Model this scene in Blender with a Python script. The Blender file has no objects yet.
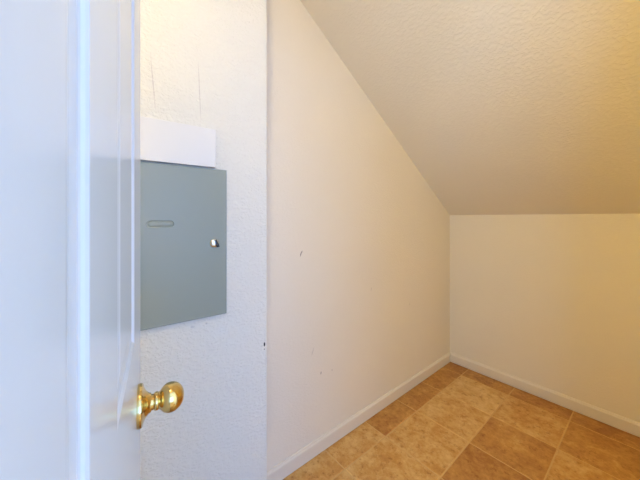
import bpy, bmesh, math, random
from mathutils import Vector, Matrix
random.seed(4)
S = bpy.context.scene
C = S.collection

# ------------------------------------------------------------------ camera
CAM = Vector((1.1438, -2.4166, 1.25))
cd = bpy.data.cameras.new('camera')
cam = bpy.data.objects.new('camera', cd); C.objects.link(cam)
cam.location = CAM
cam.rotation_euler = (math.radians(90), 0, math.atan2(0.63717, -0.77072) - math.pi / 2)
cd.sensor_fit = 'HORIZONTAL'; cd.sensor_width = 36.0
cd.lens = 36.0 * 277.0 / 640.0
cd.shift_y = -22.0 / 640.0
cd.clip_start = 0.005
S.camera = cam

# ------------------------------------------------------------------ world, lights, exposure
w = bpy.data.worlds.new('world'); S.world = w; w.use_nodes = True
w.node_tree.nodes['Background'].inputs[0].default_value = (0.25, 0.46, 1.0, 1)
w.node_tree.nodes['Background'].inputs[1].default_value = 1.0
S.view_settings.view_transform = 'Standard'
S.view_settings.look = 'None'
S.view_settings.gamma = 1.0
S.view_settings.use_curve_mapping = False
S.view_settings.exposure = 0.0

WIN_W, WIN_H = 1.5, 1.5
WIN_C = Vector((3.38, -2.62, 1.35))
ad = bpy.data.lights.new('hall_daylight', 'AREA'); ad.shape = 'RECTANGLE'
ad.size = WIN_H; ad.size_y = WIN_W
ad.energy = 66; ad.color = (0.17, 0.40, 1.0)
ao = bpy.data.objects.new('hall_daylight', ad); C.objects.link(ao)
ao.location = WIN_C
ao.rotation_euler = (0, math.radians(90), 0)      # shines towards -X

WIN2_C = Vector((2.35, -3.48, 1.35))
ad2 = bpy.data.lights.new('hall_daylight_south', 'AREA'); ad2.shape = 'RECTANGLE'
ad2.size = 1.3; ad2.size_y = WIN_H
ad2.energy = 86; ad2.color = (0.44, 0.60, 0.90)
ao2 = bpy.data.objects.new('hall_daylight_south', ad2); C.objects.link(ao2)
ao2.location = WIN2_C
ao2.rotation_euler = (math.radians(90), 0, 0)      # shines towards +Y

LAMP_P = Vector((1.0, -2.52, 2.44))
LAMP_COL = (1.0, 0.84, 0.60, 1)
LAMP_STRENGTH = 55.0
FILL_P = Vector((1.88, -1.46, 1.40))  # unseen bulb, added as warm fill for the deep closet
FILL_COL = (1.0, 0.66, 0.02, 1)
FILL_STRENGTH = 82.0
FILL_R = 0.06

# ------------------------------------------------------------------ node helpers
def new_mat(name, color, rough=0.6, metal=0.0, spec=0.5):
    m = bpy.data.materials.new(name); m.use_nodes = True
    b = m.node_tree.nodes['Principled BSDF']
    b.inputs['Base Color'].default_value = (*color, 1)
    b.inputs['Roughness'].default_value = rough
    b.inputs['Metallic'].default_value = metal
    b.inputs['Specular IOR Level'].default_value = spec
    return m

def N(m, t, **kw):
    n = m.node_tree.nodes.new(t)
    for k, v in kw.items():
        setattr(n, k, v)
    return n
def L(m, a, b): m.node_tree.links.new(a, b)

def math_node(m, op, a, b=None, clamp=False):
    n = N(m, 'ShaderNodeMath', operation=op); n.use_clamp = clamp
    for i, v in enumerate((a, b)):
        if v is None: continue
        if isinstance(v, (int, float)): n.inputs[i].default_value = v
        else: L(m, v, n.inputs[i])
    return n.outputs[0]

def plaster(name, color, scale=55, amp=0.0022, stretch=(1, 1, 2.2), rough=0.62, marks=(), var=0.03, big=0.0):
    """painted drywall with a sprayed, lightly knocked-down texture; marks = (centre, axes+radii, strength, colour)"""
    m = new_mat(name, color, rough, spec=0.35)
    bs = m.node_tree.nodes['Principled BSDF']
    g = N(m, 'ShaderNodeNewGeometry')
    mp = N(m, 'ShaderNodeMapping'); mp.inputs['Scale'].default_value = stretch
    L(m, g.outputs['Position'], mp.inputs['Vector'])
    n1 = N(m, 'ShaderNodeTexNoise'); n1.inputs['Scale'].default_value = scale
    n1.inputs['Detail'].default_value = 3; n1.inputs['Roughness'].default_value = 0.45; n1.inputs['Distortion'].default_value = 0.6
    L(m, mp.outputs[0], n1.inputs['Vector'])
    r = N(m, 'ShaderNodeValToRGB'); r.color_ramp.elements[0].position = 0.42; r.color_ramp.elements[1].position = 0.62
    r.color_ramp.interpolation = 'EASE'
    L(m, n1.outputs['Fac'], r.inputs[0])
    n2 = N(m, 'ShaderNodeTexNoise'); n2.inputs['Scale'].default_value = scale * 3.5; n2.inputs['Detail'].default_value = 2
    L(m, mp.outputs[0], n2.inputs['Vector'])
    h = math_node(m, 'ADD', r.outputs[0], math_node(m, 'MULTIPLY', n2.outputs['Fac'], 0.35))
    bp = N(m, 'ShaderNodeBump'); bp.inputs['Distance'].default_value = amp; bp.inputs['Strength'].default_value = 1.0
    L(m, h, bp.inputs['Height']); L(m, bp.outputs[0], bs.inputs['Normal'])
    n3 = N(m, 'ShaderNodeTexNoise'); n3.inputs['Scale'].default_value = 2.3; n3.inputs['Detail'].default_value = 4
    L(m, g.outputs['Position'], n3.inputs['Vector'])
    mx = N(m, 'ShaderNodeMix', data_type='RGBA')
    mx.inputs[6].default_value = (*[c * (1 - var) for c in color], 1)
    mx.inputs[7].default_value = (*[min(1, c * (1 + var)) for c in color], 1)
    L(m, n3.outputs['Fac'], mx.inputs[0])
    cur = mx.outputs[2]
    n4 = N(m, 'ShaderNodeTexNoise'); n4.inputs['Scale'].default_value = 160
    L(m, g.outputs['Position'], n4.inputs['Vector'])
    for cpos, axes, strength, mc in marks:
        sub = N(m, 'ShaderNodeVectorMath', operation='SUBTRACT'); sub.inputs[1].default_value = cpos
        L(m, g.outputs['Position'], sub.inputs[0])
        tot = None
        for ax, rad in axes:
            d = N(m, 'ShaderNodeVectorMath', operation='DOT_PRODUCT'); d.inputs[1].default_value = Vector(ax).normalized() / rad
            L(m, sub.outputs[0], d.inputs[0])
            sq = math_node(m, 'POWER', math_node(m, 'ABSOLUTE', d.outputs['Value']), 2.0)
            tot = sq if tot is None else math_node(m, 'ADD', tot, sq)
        k = math_node(m, 'SUBTRACT', 1.0, tot, True)
        k = math_node(m, 'MULTIPLY', math_node(m, 'MULTIPLY', k, n4.outputs['Fac']), 3.0 * strength, True)
        q = N(m, 'ShaderNodeMix', data_type='RGBA'); q.inputs[7].default_value = (*mc, 1)
        L(m, k, q.inputs[0]); L(m, cur, q.inputs[6]); cur = q.outputs[2]
    L(m, cur, bs.inputs['Base Color'])
    return m

# furred wall frame of reference
FC = Vector((0.1172671, -1.85344275, 0)); FD = Vector((0.05203013, 0.99864552, 0)); FN = Vector((0.99864552, -0.05203013, 0))
def fw(s, z, off=0.0): return FC - FD * s + FN * off + Vector((0, 0, z))

def lin(r, g, b):
    f = lambda c: ((c / 255 + 0.055) / 1.055) ** 2.4 if c > 10 else c / 255 / 12.92
    return (f(r), f(g), f(b))

WALL = (0.81, 0.745, 0.60)
def seg(a, b, wid, st, col):
    a, b = Vector(a), Vector(b); d = (b - a); ln = d.length / 2
    side = FN.cross(d)
    return ((a + b) / 2, ((d, ln), (side, wid)), st, col)
furred_marks = [
    seg(fw(.0118, .7385), fw(.0113, .7190), .0035, 2.2, (0.01, 0.01, 0.012)),
    seg(fw(.0120, .7120), fw(.0122, .7060), .0022, 1.0, (0.06, 0.06, 0.06)),
    seg(fw(.4156, 1.80), fw(.3987, 1.585), .0022, 0.30, (0.42, 0.36, 0.33)),
    seg(fw(.2689, 1.83), fw(.2588, 1.585), .0020, 0.28, (0.42, 0.36, 0.33)),
    seg(fw(.295, .868), fw(.280, .862), .006, 0.25, (0.3, 0.3, 0.32)),
    seg(fw(.245, .868), fw(.235, .866), .005, 0.22, (0.3, 0.3, 0.32)),
]
X = (1, 0, 0)
def lm(y, z, dy, dz, wid, st, col=(0.25, 0.2, 0.16)):
    d = Vector((0, dy, dz)); s = Vector(X).cross(d)
    return (Vector((0, y, z)), ((d, d.length / 2), (s, wid)), st, col)
left_marks = [lm(-1.597, 1.067, 0.010, 0.030, .0035, 0.9), lm(-1.590, 1.078, 0.004, 0.014, .003, 0.8),
              lm(-1.464, .417, 0.004, 0.018, .004, 0.6), lm(-1.384, .405, 0.006, 0.006, .005, 0.4),
              lm(-1.52, .55, 0.02, 0.05, .004, 0.2), lm(-1.05, .80, 0.01, 0.03, .004, 0.25),
              lm(-0.62, .62, 0.01, 0.02, .004, 0.25)]

M = {}
M['furred'] = plaster('textured_white_plaster', (0.80, 0.785, 0.68), 75, 0.0011, (1, 0.9, 1.5), marks=furred_marks)
M['wall'] = plaster('cream_wall_paint', WALL, 75, 0.0004, (1, 1, 1.8), marks=left_marks)
M['ceiling'] = plaster('cream_ceiling_paint', (0.82, 0.755, 0.62), 75, 0.0006, (0.9, 1.3, 1.3))
M['hall'] = plaster('hall_wall_paint', (0.80, 0.79, 0.77), 60, 0.0009)
M['trim'] = new_mat('white_trim_paint', (0.76, 0.70, 0.575), 0.4)
M['board'] = new_mat('white_board_paint', (0.80, 0.79, 0.73), 0.4)
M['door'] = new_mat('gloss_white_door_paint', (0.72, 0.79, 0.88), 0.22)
M['brass'] = new_mat('polished_brass', (0.72, 0.53, 0.21), 0.14, 1.0)
M['chrome'] = new_mat('chrome', (0.8, 0.82, 0.85), 0.12, 1.0)
M['black'] = new_mat('black_plastic', (0.012, 0.014, 0.013), 0.4)
M['glass'] = new_mat('window_glass', (1, 1, 1), 0.02)
gb = M['glass'].node_tree.nodes['Principled BSDF']; gb.inputs['Transmission Weight'].default_value = 1.0

# grey powder coat of the breaker panel
m = new_mat('grey_powder_coat', lin(146, 154, 140), 0.38, spec=0.5); M['grey'] = m
g = N(m, 'ShaderNodeNewGeometry'); n = N(m, 'ShaderNodeTexNoise'); n.inputs['Scale'].default_value = 900
L(m, g.outputs['Position'], n.inputs['Vector'])
bp = N(m, 'ShaderNodeBump'); bp.inputs['Distance'].default_value = 0.0001; bp.inputs['Strength'].default_value = 0.5
L(m, n.outputs['Fac'], bp.inputs['Height']); L(m, bp.outputs[0], m.node_tree.nodes['Principled BSDF'].inputs['Normal'])

# brushed micro scratches on the brass
m = M['brass']; g = N(m, 'ShaderNodeTexCoord'); n = N(m, 'ShaderNodeTexNoise'); n.inputs['Scale'].default_value = 60
L(m, g.outputs['Object'], n.inputs['Vector'])
rr = N(m, 'ShaderNodeMapRange'); rr.inputs['To Min'].default_value = 0.10; rr.inputs['To Max'].default_value = 0.2
L(m, n.outputs['Fac'], rr.inputs['Value']); L(m, rr.outputs[0], m.node_tree.nodes['Principled BSDF'].inputs['Roughness'])

# ceramic tile with mottled stone glaze; 'tone' is each tile's own shade
m = new_mat('mottled_ceramic_tile', (0.5, 0.3, 0.13), 0.45, spec=0.4); M['tile'] = m
bs = m.node_tree.nodes['Principled BSDF']
g = N(m, 'ShaderNodeNewGeometry')
at = N(m, 'ShaderNodeAttribute', attribute_name='tone')
off = N(m, 'ShaderNodeVectorMath', operation='MULTIPLY'); off.inputs[1].default_value = (7.3, 3.1, 5.7)
cmb = N(m, 'ShaderNodeCombineXYZ')
for i in range(3): L(m, at.outputs['Fac'], cmb.inputs[i])
L(m, cmb.outputs[0], off.inputs[0])
add = N(m, 'ShaderNodeVectorMath', operation='ADD'); L(m, g.outputs['Position'], add.inputs[0]); L(m, off.outputs[0], add.inputs[1])
na = N(m, 'ShaderNodeTexNoise'); na.inputs['Scale'].default_value = 9; na.inputs['Detail'].default_value = 8; na.inputs['Roughness'].default_value = 0.68; na.inputs['Distortion'].default_value = 0.3
nb = N(m, 'ShaderNodeTexNoise'); nb.inputs['Scale'].default_value = 42; nb.inputs['Detail'].default_value = 6; nb.inputs['Roughness'].default_value = 0.7
L(m, add.outputs[0], na.inputs['Vector']); L(m, add.outputs[0], nb.inputs['Vector'])
cr = N(m, 'ShaderNodeValToRGB'); e = cr.color_ramp.elements
e[0].position = 0.30; e[0].color = (*lin(166, 112, 54), 1)
e[1].position = 0.72; e[1].color = (*lin(226, 192, 128), 1)
x = cr.color_ramp.elements.new(0.5); x.color = (*lin(200, 150, 80), 1)
t0 = math_node(m, 'ADD', math_node(m, 'MULTIPLY', na.outputs['Fac'], 0.62), math_node(m, 'MULTIPLY', nb.outputs['Fac'], 0.38))
t0 = math_node(m, 'ADD', math_node(m, 'MULTIPLY', math_node(m, 'SUBTRACT', t0, 0.5), 1.15), 0.5)
t1 = math_node(m, 'ADD', t0, math_node(m, 'MULTIPLY', math_node(m, 'SUBTRACT', at.outputs['Fac'], 0.5), 0.30))
L(m, t1, cr.inputs[0])
# small dark pits
nc = N(m, 'ShaderNodeTexNoise'); nc.inputs['Scale'].default_value = 30; nc.inputs['Detail'].default_value = 5; nc.inputs['Roughness'].default_value = 0.75
L(m, add.outputs[0], nc.inputs['Vector'])
pr = N(m, 'ShaderNodeValToRGB'); pr.color_ramp.elements[0].position = 0.56; pr.color_ramp.elements[1].position = 0.66
L(m, nc.outputs['Fac'], pr.inputs[0])
mx = N(m, 'ShaderNodeMix', data_type='RGBA', blend_type='MULTIPLY'); mx.inputs[7].default_value = (0.70, 0.58, 0.47, 1)
L(m, pr.outputs[0], mx.inputs[0]); L(m, cr.outputs[0], mx.inputs[6]); L(m, mx.outputs[2], bs.inputs['Base Color'])
bp = N(m, 'ShaderNodeBump'); bp.inputs['Distance'].default_value = 0.0015; bp.inputs['Strength'].default_value = 0.6
L(m, t0, bp.inputs['Height']); L(m, bp.outputs[0], bs.inputs['Normal'])
M['grout'] = new_mat('tan_grout', lin(212, 175, 118), 0.9, spec=0.2)

for key, col_, st_ in (('lamp', LAMP_COL, LAMP_STRENGTH), ('fill_bulb', FILL_COL, FILL_STRENGTH)):
    M[key] = new_mat('lit_lamp_glass', (0.9, 0.85, 0.75), 0.4)
    lb = M[key].node_tree.nodes['Principled BSDF']
    lb.inputs['Emission Color'].default_value = col_; lb.inputs['Emission Strength'].default_value = st_

# ------------------------------------------------------------------ mesh helpers
def obj(name, bm, mat, parent=None, smooth=False, mats=None):
    bmesh.ops.recalc_face_normals(bm, faces=bm.faces[:])
    me = bpy.data.meshes.new(name); bm.to_mesh(me); bm.free()
    for mm in (mats or [mat]): me.materials.append(mm)
    if smooth:
        for p in me.polygons: p.use_smooth = True
    o = bpy.data.objects.new(name, me); C.objects.link(o)
    if parent: o.parent = parent
    return o
def struct(name, bm, mat, **k):
    o = obj(name, bm, mat, **k); o['kind'] = 'structure'; return o
def tag(o, label, cat): o['label'] = label; o['category'] = cat
def box(bm, lo, hi):
    v = [bm.verts.new((x, y, z)) for x in (lo[0], hi[0]) for y in (lo[1], hi[1]) for z in (lo[2], hi[2])]
    for f in ((0,1,3,2),(4,6,7,5),(0,4,5,1),(2,3,7,6),(0,2,6,4),(1,5,7,3)): bm.faces.new([v[i] for i in f])
def bev(bm, w, seg=2, edges=None):
    bmesh.ops.bevel(bm, geom=edges or bm.edges[:], offset=w, segments=seg, affect='EDGES', profile=0.5, clamp_overlap=True)
def prism(bm, pts, z0, z1):
    a = [bm.verts.new((*p, z0)) for p in pts]; b = [bm.verts.new((*p, z1)) for p in pts]
    n = len(pts)
    for i in range(n): bm.faces.new((a[i], a[(i+1) % n], b[(i+1) % n], b[i]))
    bm.faces.new(a[::-1]); bm.faces.new(b)
def extrude_profile(bm, prof, p0, p1, inward):
    """profile (d, z): d measured along inward from the wall line p0-p1"""
    inw = Vector(inward); A = []; B = []
    for d, z in prof:
        A.append(bm.verts.new(Vector(p0) + inw * d + Vector((0, 0, z))))
        B.append(bm.verts.new(Vector(p1) + inw * d + Vector((0, 0, z))))
    n = len(prof)
    for i in range(n): bm.faces.new((A[i], A[(i+1) % n], B[(i+1) % n], B[i]))
    bm.faces.new(A); bm.faces.new(B[::-1])
def lathe(bm, prof, n=48, mat=Matrix()):
    """profile (h, r) turned about local Z, then moved by mat"""
    rings = []
    for h, r in prof:
        if r < 1e-6: rings.append([bm.verts.new(mat @ Vector((0, 0, h)))])
        else: rings.append([bm.verts.new(mat @ Vector((r * math.cos(2*math.pi*i/n), r * math.sin(2*math.pi*i/n), h))) for i in range(n)])
    for a, b in zip(rings, rings[1:]):
        for i in range(n):
            j = (i + 1) % n
            if len(a) == 1 and len(b) == 1: continue
            if len(a) == 1: bm.faces.new((a[0], b[j], b[i]))
            elif len(b) == 1: bm.faces.new((a[i], a[j], b[0]))
            else: bm.faces.new((a[i], a[j], b[j], b[i]))

# ------------------------------------------------------------------ floor
RX = 1.28                     # closet face of the doorway wall
XL = [-0.165] + [0.160 + 0.3235 * k for k in range(0, 12)]
YL = [0.183 - 0.325 * k for k in range(0, 15)]
G = 0.006
bm = bmesh.new()
box(bm, (-0.12, -3.6, -0.05), (3.52, 0.6, -0.0018))
bm.faces.ensure_lookup_table()
tone_layer = bm.faces.layers.float.new('tone')
tones = {(0,0):.10,(1,0):.20,(2,0):.10,(3,0):.05,(0,1):.25,(1,1):.85,(2,1):.60,(3,1):.22,(0,2):.22,(1,2):.80,(2,2):.30,(3,2):.60,
         (0,3):.30,(1,3):.72,(2,3):.15,(0,4):.62,(1,4):.70,(2,4):.5,(0,5):.66,(1,5):.6}
for i in range(len(XL) - 1):
    for j in range(len(YL) - 1):
        x0 = max(XL[i] + G/2, -0.1); x1 = min(XL[i+1] - G/2, 3.5); y1 = YL[j] - G/2; y0 = max(YL[j+1] + G/2, -3.58)
        if x1 - x0 < .02 or y1 - y0 < .02: continue
        t = tones.get((i, j), random.random())
        b = 0.0025
        lo = [bm.verts.new((x, y, -0.0018)) for x, y in ((x0,y0),(x1,y0),(x1,y1),(x0,y1))]
        hi = [bm.verts.new((x, y, 0.0)) for x, y in ((x0+b,y0+b),(x1-b,y0+b),(x1-b,y1-b),(x0+b,y1-b))]
        fs = [bm.faces.new(hi)] + [bm.faces.new((lo[k], lo[(k+1)%4], hi[(k+1)%4], hi[k])) for k in range(4)]
        for f in fs: f[tone_layer] = t; f.material_index = 1
struct('floor', bm, None, mats=[M['grout'], M['tile']])

# ------------------------------------------------------------------ walls
RE = 2.3; PY = -1.60; KZ = 1.275; SL = 0.672; CZ = 2.44; YF = -(CZ - KZ) / SL; YB = -2.80  # RE: closet widened out of view to hold the added fill bulb
def zc(y): return KZ - SL * y
bm = bmesh.new()                                     # left wall, top follows the slope
def yz_prism(bm, pts, x0, x1):
    a = [bm.verts.new((x0, *p)) for p in pts]; b = [bm.verts.new((x1, *p)) for p in pts]; n = len(pts)
    for i in range(n): bm.faces.new((a[i], a[(i+1)%n], b[(i+1)%n], b[i]))
    bm.faces.new(a[::-1]); bm.faces.new(b)
yz_prism(bm, [(YB-.1, 0), (.1, 0), (.1, KZ), (0, KZ), (YF, CZ), (YB-.1, CZ)], -0.1, 0.0)
struct('wall_left', bm, M['wall'])
bm = bmesh.new(); box(bm, (0, 0, 0), (RE, 0.1, KZ)); struct('wall_back', bm, M['wall'])
bm = bmesh.new()                                     # sloped + flat ceiling over the closet
T = .1
yz_prism(bm, [(.1, KZ), (0, KZ), (YF, CZ), (YB-.1, CZ), (YB-.1, CZ+T), (YF-.02, CZ+T), (.1, KZ+T*1.2)], -0.1, RX + .12)
yz_prism(bm, [(.1, KZ), (0, KZ), (PY, KZ - SL * PY), (PY, KZ - SL * PY + .1), (.1, KZ+T*1.2)], RX + .12, RE)
struct('ceiling', bm, M['ceiling'])

# furred-out wall that carries the breaker panel, rounded outside corner
R = 0.004
pts = []
c0 = FC - FN * R - FD * R
for k in range(9):
    a = k / 8 * math.pi / 2
    p = c0 + FN * R * math.cos(a) + FD * R * math.sin(a); pts.append((p.x, p.y))
yl = (FC - FN * 0.117).y
pts += [(0.0, yl + .006), (0.0, YB), ((FC - FD * (YB - FC.y) / -FD.y * 1.0).x, YB)]
bm = bmesh.new(); prism(bm, pts, 0, CZ)
o = struct('wall_furred', bm, M['furred'])
for p in o.data.polygons: p.use_smooth = abs(p.normal.z) < .5
o.data.set_sharp_from_angle(angle=math.radians(25)) if hasattr(o.data, 'set_sharp_from_angle') else None

bm = bmesh.new(); box(bm, (0.0, YB - .1, 0), (RX, YB, CZ)); struct('wall_front', bm, M['wall'])

# doorway wall with opening
DY0, DY1, DZ = -2.482, -1.745, 2.06
bm = bmesh.new()
box(bm, (RX, YB - .1, 0), (RX + .12, DY0, CZ))
box(bm, (RX, DY0, DZ), (RX + .12, DY1, CZ))
yz_prism(bm, [(DY1, 0), (PY, 0), (PY, KZ - SL * PY), (YF, CZ), (DY1, CZ)], RX, RX + .12)
box(bm, (RX + .12, PY - .12, 0), (3.5, PY, CZ))  # unseen partition, corner placed to shade the furred wall from the fill bulb
yz_prism(bm, [(PY, 0), (.1, 0), (.1, KZ), (0, KZ), (PY, KZ - SL * PY)], RE, RE + .1)
struct('wall_right', bm, M['wall'])

# door jambs and casing
bm = bmesh.new()
box(bm, (RX - .001, DY0, 0), (RX + .121, DY0 + .012, DZ - .012)); box(bm, (RX - .001, DY1 - .018, 0), (RX + .121, DY1, DZ - .012))
box(bm, (RX - .001, DY0, DZ - .018), (RX + .121, DY1, DZ))
struct('trim_1', bm, M['trim'])

# hall outside the doorway, with the window its daylight comes through
sx0, sx1, sz0, sz1 = WIN2_C.x - .65, WIN2_C.x + .65, WIN2_C.z - WIN_H/2, WIN2_C.z + WIN_H/2
bm = bmesh.new()
box(bm, (RX + .12, -3.6, 0), (sx0, -3.5, CZ)); box(bm, (sx1, -3.6, 0), (3.5, -3.5, CZ))
box(bm, (sx0, -3.6, 0), (sx1, -3.5, sz0)); box(bm, (sx0, -3.6, sz1), (sx1, -3.5, CZ))
struct('wall_hall_south', bm, M['hall'])
bm = bmesh.new()
for xx in (sx0, sx1 - .04, (sx0 + sx1) / 2 - .02): box(bm, (xx, -3.58, sz0), (xx + .04, -3.52, sz1))
for z in (sz0, sz1 - .04): box(bm, (sx0, -3.579, z), (sx1, -3.521, z + .04))
wf = struct('window_2', bm, M['board'])
bm = bmesh.new(); box(bm, (sx0 + .04, -3.552, sz0 + .04), (sx1 - .04, -3.547, sz1 - .04)); obj('pane', bm, M['glass'], wf)
bm = bmesh.new()
wy0, wy1, wz0, wz1 = WIN_C.y - WIN_W/2, WIN_C.y + WIN_W/2, WIN_C.z - WIN_H/2, WIN_C.z + WIN_H/2
box(bm, (3.4, -3.5, 0), (3.5, wy0, CZ)); box(bm, (3.4, wy1, 0), (3.5, PY - .12, CZ))
box(bm, (3.4, wy0, 0), (3.5, wy1, wz0)); box(bm, (3.4, wy0, wz1), (3.5, wy1, CZ))
struct('wall_hall_east', bm, M['hall'])
bm = bmesh.new()
box(bm, (RX + .12, -3.5, 0), (RX + .22, YB - .1, CZ))
struct('wall_hall_west', bm, M['hall'])
bm = bmesh.new(); box(bm, (RX + .12, -3.6, CZ), (3.5, PY, CZ + .1)); struct('ceiling_hall', bm, M['hall'])
bm = bmesh.new()
for y in (wy0, wy1 - .04, (wy0 + wy1) / 2 - .02): box(bm, (3.42, y, wz0), (3.48, y + .04, wz1))
for z in (wz0, wz1 - .04): box(bm, (3.421, wy0, z), (3.479, wy1, z + .04))
wf = struct('window_1', bm, M['board'])
bm = bmesh.new(); box(bm, (3.447, wy0 + .04, wz0 + .04), (3.452, wy1 - .04, wz1 - .04)); obj('pane', bm, M['glass'], wf)

# ------------------------------------------------------------------ baseboards
BB = [(0, 0.0028), (.0120, 0.0028), (.0125, 0.0036), (.0125, .064), (.0115, .068), (.0085, .0715), (.0075, .0745), (.0055, .078), (.002, .079), (0, .079)]
bm = bmesh.new(); extrude_profile(bm, BB, (0, yl + .006, 0), (0, 0, 0), (1, 0, 0)); struct('baseboard_left', bm, M['trim'])
bm = bmesh.new(); extrude_profile(bm, BB, (0.0125, 0, 0), (RE, 0, 0), (0, -1, 0)); struct('baseboard_back', bm, M['trim'])
bm = bmesh.new(); extrude_profile(bm, BB, (RX, PY, 0), (RX, DY1, 0), (-1, 0, 0)); struct('baseboard_right', bm, M['trim'])

# ------------------------------------------------------------------ door
DW, DH, DT = 0.721, 2.03, 0.035
HX, HY = 1.26827, -2.46662
XS = [0, .122, .305, .403, .586, DW]
ZS = [0, .24, .85, 1.065, 1.545, 1.665, 1.915, DH]
PROF = [(.0, .0), (.0025, .0001), (.0050, .0012), (.0070, .0026), (.0090, .0032), (.0110, .0033), (.030, .0018), (.034, .0013), (.037, .0012)]
bm = bmesh.new()
def V(x, y, z): return bm.verts.new((x, y, z))
for side in (0, 1):
    for i in range(5):
        for k in range(7):
            x0, x1, z0, z1 = XS[i], XS[i+1], ZS[k], ZS[k+1]
            yy = lambda d: d if side == 0 else DT - d
            if i in (1, 3) and k in (1, 3, 5):
                prev = None
                for ins, dep in PROF:
                    r = [V(x0+ins, yy(dep), z0+ins), V(x1-ins, yy(dep), z0+ins), V(x1-ins, yy(dep), z1-ins), V(x0+ins, yy(dep), z1-ins)]
                    if prev:
                        for q in range(4): bm.faces.new((prev[q], prev[(q+1)%4], r[(q+1)%4], r[q]))
                    prev = r
                bm.faces.new(prev)
            else:
                bm.faces.new([V(x0, yy(0), z0), V(x1, yy(0), z0), V(x1, yy(0), z1), V(x0, yy(0), z1)])
for i in range(5):
    for z in (0, DH): bm.faces.new([V(XS[i], 0, z), V(XS[i+1], 0, z), V(XS[i+1], DT, z), V(XS[i], DT, z)])
for k in range(7):
    for x in (0, DW): bm.faces.new([V(x, 0, ZS[k]), V(x, 0, ZS[k+1]), V(x, DT, ZS[k+1]), V(x, DT, ZS[k])])
bmesh.ops.remove_doubles(bm, verts=bm.verts[:], dist=1e-5)
edge = [e for e in bm.edges if len(e.link_faces) == 2 and abs(e.verts[0].co.x - DW) < 1e-5 and abs(e.verts[1].co.x - DW) < 1e-5
        and abs(e.verts[0].co.z - e.verts[1].co.z) > .05]
bev(bm, .0018, 2, edge)
door = struct('door_1', bm, M['door'])
door.location = (HX, HY, 0.012)
door.rotation_euler = (0, 0, math.atan2(0.16375, -0.98656))
door['label'] = 'white six-panel door standing open at the left'

# knob on both faces: rose, neck and egg-shaped knob
KX, KZZ = DW - .071, 0.955 - .012
ROSE = [(0, .0), (0, .0310), (.0035, .0315), (.0060, .0310), (.0072, .0288), (.0085, .0240), (.0110, .0190), (.0150, .0150), (.0180, .0136), (.0180, .0)]
NECK = [(.0175, 0), (.0175, .0120), (.0215, .0112), (.0225, .0128), (.0245, .0136), (.0270, .0136), (.0285, .0124), (.0290, 0)]
BALL = [(.0260, 0), (.0260, .0118)]
for k in range(1, 29):                                   # egg: long taper towards the neck, blunt nose
    a = math.pi * (1 - k / 28)
    hh = .0450 + (.0205 if a < math.pi / 2 else .0190) * math.cos(a)
    r = .0225 * math.sin(a) ** (0.92 if a < math.pi / 2 else 1.15)
    if a < math.pi / 2 or r > .0118: BALL.append((hh, r))
BALL[-1] = (BALL[-1][0], 0)
for sgn, yb, tilt in ((-1, 0.0, 0), (1, DT, 0)):
    mt = Matrix.Translation((KX, yb, KZZ)) @ Matrix.Rotation(math.pi/2 * (1 if sgn < 0 else -1), 4, 'X')
    bm = bmesh.new(); lathe(bm, BALL, 64, mt); kb = obj('door_knob', bm, M['brass'], door, True)
    bm = bmesh.new(); lathe(bm, ROSE, 64, mt); obj('rose', bm, M['brass'], kb, True)
    bm = bmesh.new(); lathe(bm, NECK, 64, mt); obj('neck', bm, M['brass'], kb, True)
for ob in C.objects:
    if ob.name.split('.')[0] in ('door_knob', 'rose', 'neck'): ob.data.set_sharp_from_angle(angle=math.radians(50))
bm = bmesh.new(); box(bm, (DW - .001, .0055, KZZ - .028), (DW + .0012, DT - .0055, KZZ + .028)); bev(bm, .0006, 1)
lp = obj('latch_plate', bm, M['brass'], door)
for z in (.2, 1.0, 1.8):
    bm = bmesh.new(); lathe(bm, [(0, 0), (0, .006), (.088, .006), (.088, 0)], 16, Matrix.Translation((-.004, -.006, z - .044)))
    obj('hinge', bm, M['brass'], door, False)

# ------------------------------------------------------------------ breaker panel
def fempty(name, s, z):
    e = bpy.data.objects.new(name, None); C.objects.link(e); e.empty_display_size = .05
    e.location = fw(s, z)
    e.rotation_euler = (0, 0, math.atan2(FD.y, FD.x)); return e     # local +X = along the wall away from the viewer, local -Y = out of the wall
PS, PZ, PW, PH = 0.1706, 0.8923, 0.366, 0.5366
bp_ = fempty('breaker_panel', PS + PW / 2, PZ)
tag(bp_, 'grey metal electrical breaker panel on the white textured wall', 'electrical panel')
h = PW / 2
bm = bmesh.new(); box(bm, (-h + .003, -.008, .003), (h - .003, -.0002, PH - .003)); bev(bm, .0015, 2); obj('cover', bm, M['grey'], bp_)
# door: sheet with a rolled rim and a pressed finger pull
bm = bmesh.new()
def ring(x0, z0, x1, z1, y): return [bm.verts.new((x0, y, z0)), bm.verts.new((x1, y, z0)), bm.verts.new((x1, y, z1)), bm.verts.new((x0, y, z1))]
rings = [ring(-h, 0, h, PH, -.0065)]
for ins, y in ((0, -.0105), (.0008, -.0118), (.0022, -.0124), (.0050, -.0123), (.0066, -.0119)):
    rings.append(ring(-h + ins, ins, h - ins, PH - ins, y))
for a, b in zip(rings, rings[1:]):
    for q in range(4): bm.faces.new((a[q], a[(q+1)%4], b[(q+1)%4], b[q]))
bm.faces.new(rings[0][::-1])
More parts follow.
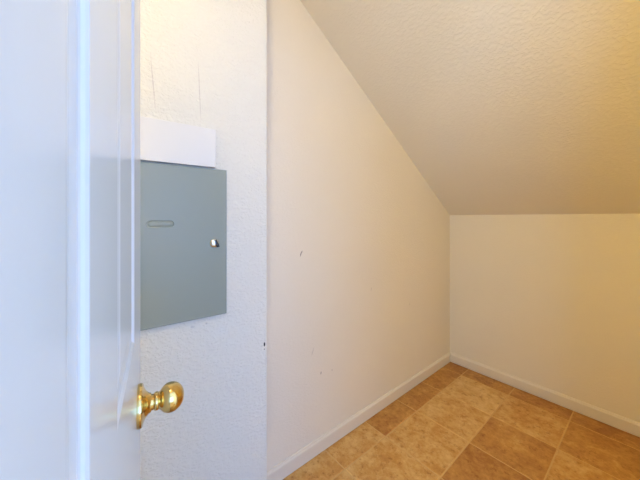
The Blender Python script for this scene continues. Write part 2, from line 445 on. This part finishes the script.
# finger pull: concentric stadium outlines pressed into the sheet
cx = PS + h - .3865; cz = 1.2300 - PZ
def stadium(hw, hh, y, n=10):
    out = []
    for k in range(n + 1):
        a = -math.pi/2 + math.pi * k / n; out.append((cx + hw - hh + hh * math.cos(a), y, cz + hh * math.sin(a)))
    for k in range(n + 1):
        a = math.pi/2 + math.pi * k / n; out.append((cx - hw + hh + hh * math.cos(a), y, cz + hh * math.sin(a)))
    return [bm.verts.new(p) for p in out]
prof = [(.0405, .0130, -.0119), (.0396, .0121, -.0118), (.0380, .0105, -.0086), (.0362, .0088, -.0084), (.0320, .0050, -.0102), (.0290, .0025, -.0106)]
st = [stadium(*p) for p in prof]
for a, b in zip(st, st[1:]):
    for q in range(len(a)): bm.faces.new((a[q], a[(q+1) % len(a)], b[(q+1) % len(a)], b[q]))
bm.faces.new(st[-1])
es = []
for R_ in (rings[-1], st[0]):
    for q in range(len(R_)):
        a, b = R_[q], R_[(q+1) % len(R_)]
        e = bm.edges.get((a, b)) or bm.edges.new((a, b)); es.append(e)
bmesh.ops.triangle_fill(bm, use_beauty=True, use_dissolve=False, edges=es)
pd = obj('panel_door', bm, M['grey'], bp_)
# lock: chrome barrel and a small black key tab
lx = PS + h - .2160; lz = 1.1580 - PZ
mt = Matrix.Translation((lx, -.0118, lz)) @ Matrix.Rotation(math.pi/2, 4, 'X')
bm = bmesh.new(); lathe(bm, [(-.001, 0), (-.001, .0165), (.0015, .0170), (.0040, .0162), (.0065, .0140), (.0084, .0100), (.0095, .0052), (.0098, 0)], 32, mt)
lk = obj('lock', bm, M['chrome'], pd, True); lk['label'] = 'chrome lock'; lk.data.set_sharp_from_angle(angle=math.radians(40))
bm = bmesh.new()
tri = [(.0000, .0125), (.0040, .0135), (.0085, .0020), (.0145, -.0120), (.0065, -.0145), (.0015, -.0045)]
a = [bm.verts.new((x, 0, z)) for x, z in tri]; b = [bm.verts.new((x, -.011, z)) for x, z in tri]
for q in range(6): bm.faces.new((a[q], a[(q+1) % 6], b[(q+1) % 6], b[q]))
bm.faces.new(a); bm.faces.new(b[::-1]); bev(bm, .0008, 2)
bmesh.ops.transform(bm, matrix=Matrix.Translation((lx + .001, -.0170, lz)), verts=bm.verts[:])
kt = obj('key_tab', bm, M['black'], pd); kt['label'] = 'black key tab'

# ------------------------------------------------------------------ white board over the panel
BS, BZ, BW, BH = 0.2124, 1.4337, 0.36, 0.1375
bm = bmesh.new(); box(bm, (-BW, -.0190, 0), (0, -.0004, BH)); bev(bm, .0016, 3)
bd = obj('mounting_board', bm, M['board'])
bd.location = fw(BS, BZ); bd.rotation_euler = (0, 0, math.atan2(FD.y, FD.x))
tag(bd, 'white painted board fixed to the wall just above the grey breaker panel', 'board')

# ------------------------------------------------------------------ ceiling lamps (out of frame): a dome by the door, an added fill bulb to warm the deep end
for where, label, mm in ((LAMP_P, 'round glass ceiling lamp on the flat closet ceiling', 'lamp'),):
    lamp = bpy.data.objects.new('ceiling_lamp', None); C.objects.link(lamp); lamp.location = where
    tag(lamp, label, 'lamp')
    bm = bmesh.new(); lathe(bm, [(0, 0), (0, .135), (-.012, .140), (-.022, .135), (-.022, 0)], 48); obj('lamp_base', bm, M['brass'], lamp, True)
    bm = bmesh.new()
    pr = [(-.0225, 0), (-.0225, .130)] + [(-.0225 - .075 * math.sin(a), .130 * math.cos(a)) for a in [k / 12 * math.pi / 2 for k in range(1, 12)]] + [(-.0975, 0)]
    lathe(bm, pr, 48); obj('lamp_shade', bm, M[mm], lamp, True)

fill_lamp = bpy.data.objects.new('fill_pendant', None); C.objects.link(fill_lamp); fill_lamp.location = FILL_P
tag(fill_lamp, 'unseen globe bulb on a cord, added as warm fill for the closet', 'lamp')
bm = bmesh.new(); top = zc(FILL_P.y) - FILL_P.z
lathe(bm, [(FILL_R * .95, 0), (FILL_R * .95, .014), (FILL_R + .03, .014), (FILL_R + .035, .003), (top + .001, .003), (top + .001, 0)], 24); obj('cord', bm, M['black'], fill_lamp)
bm = bmesh.new()
lathe(bm, [(-FILL_R, 0)] + [(-FILL_R * math.cos(k / 20 * math.pi), FILL_R * math.sin(k / 20 * math.pi)) for k in range(1, 20)] + [(FILL_R, 0)], 32); obj('bulb', bm, M['fill_bulb'], fill_lamp, True)
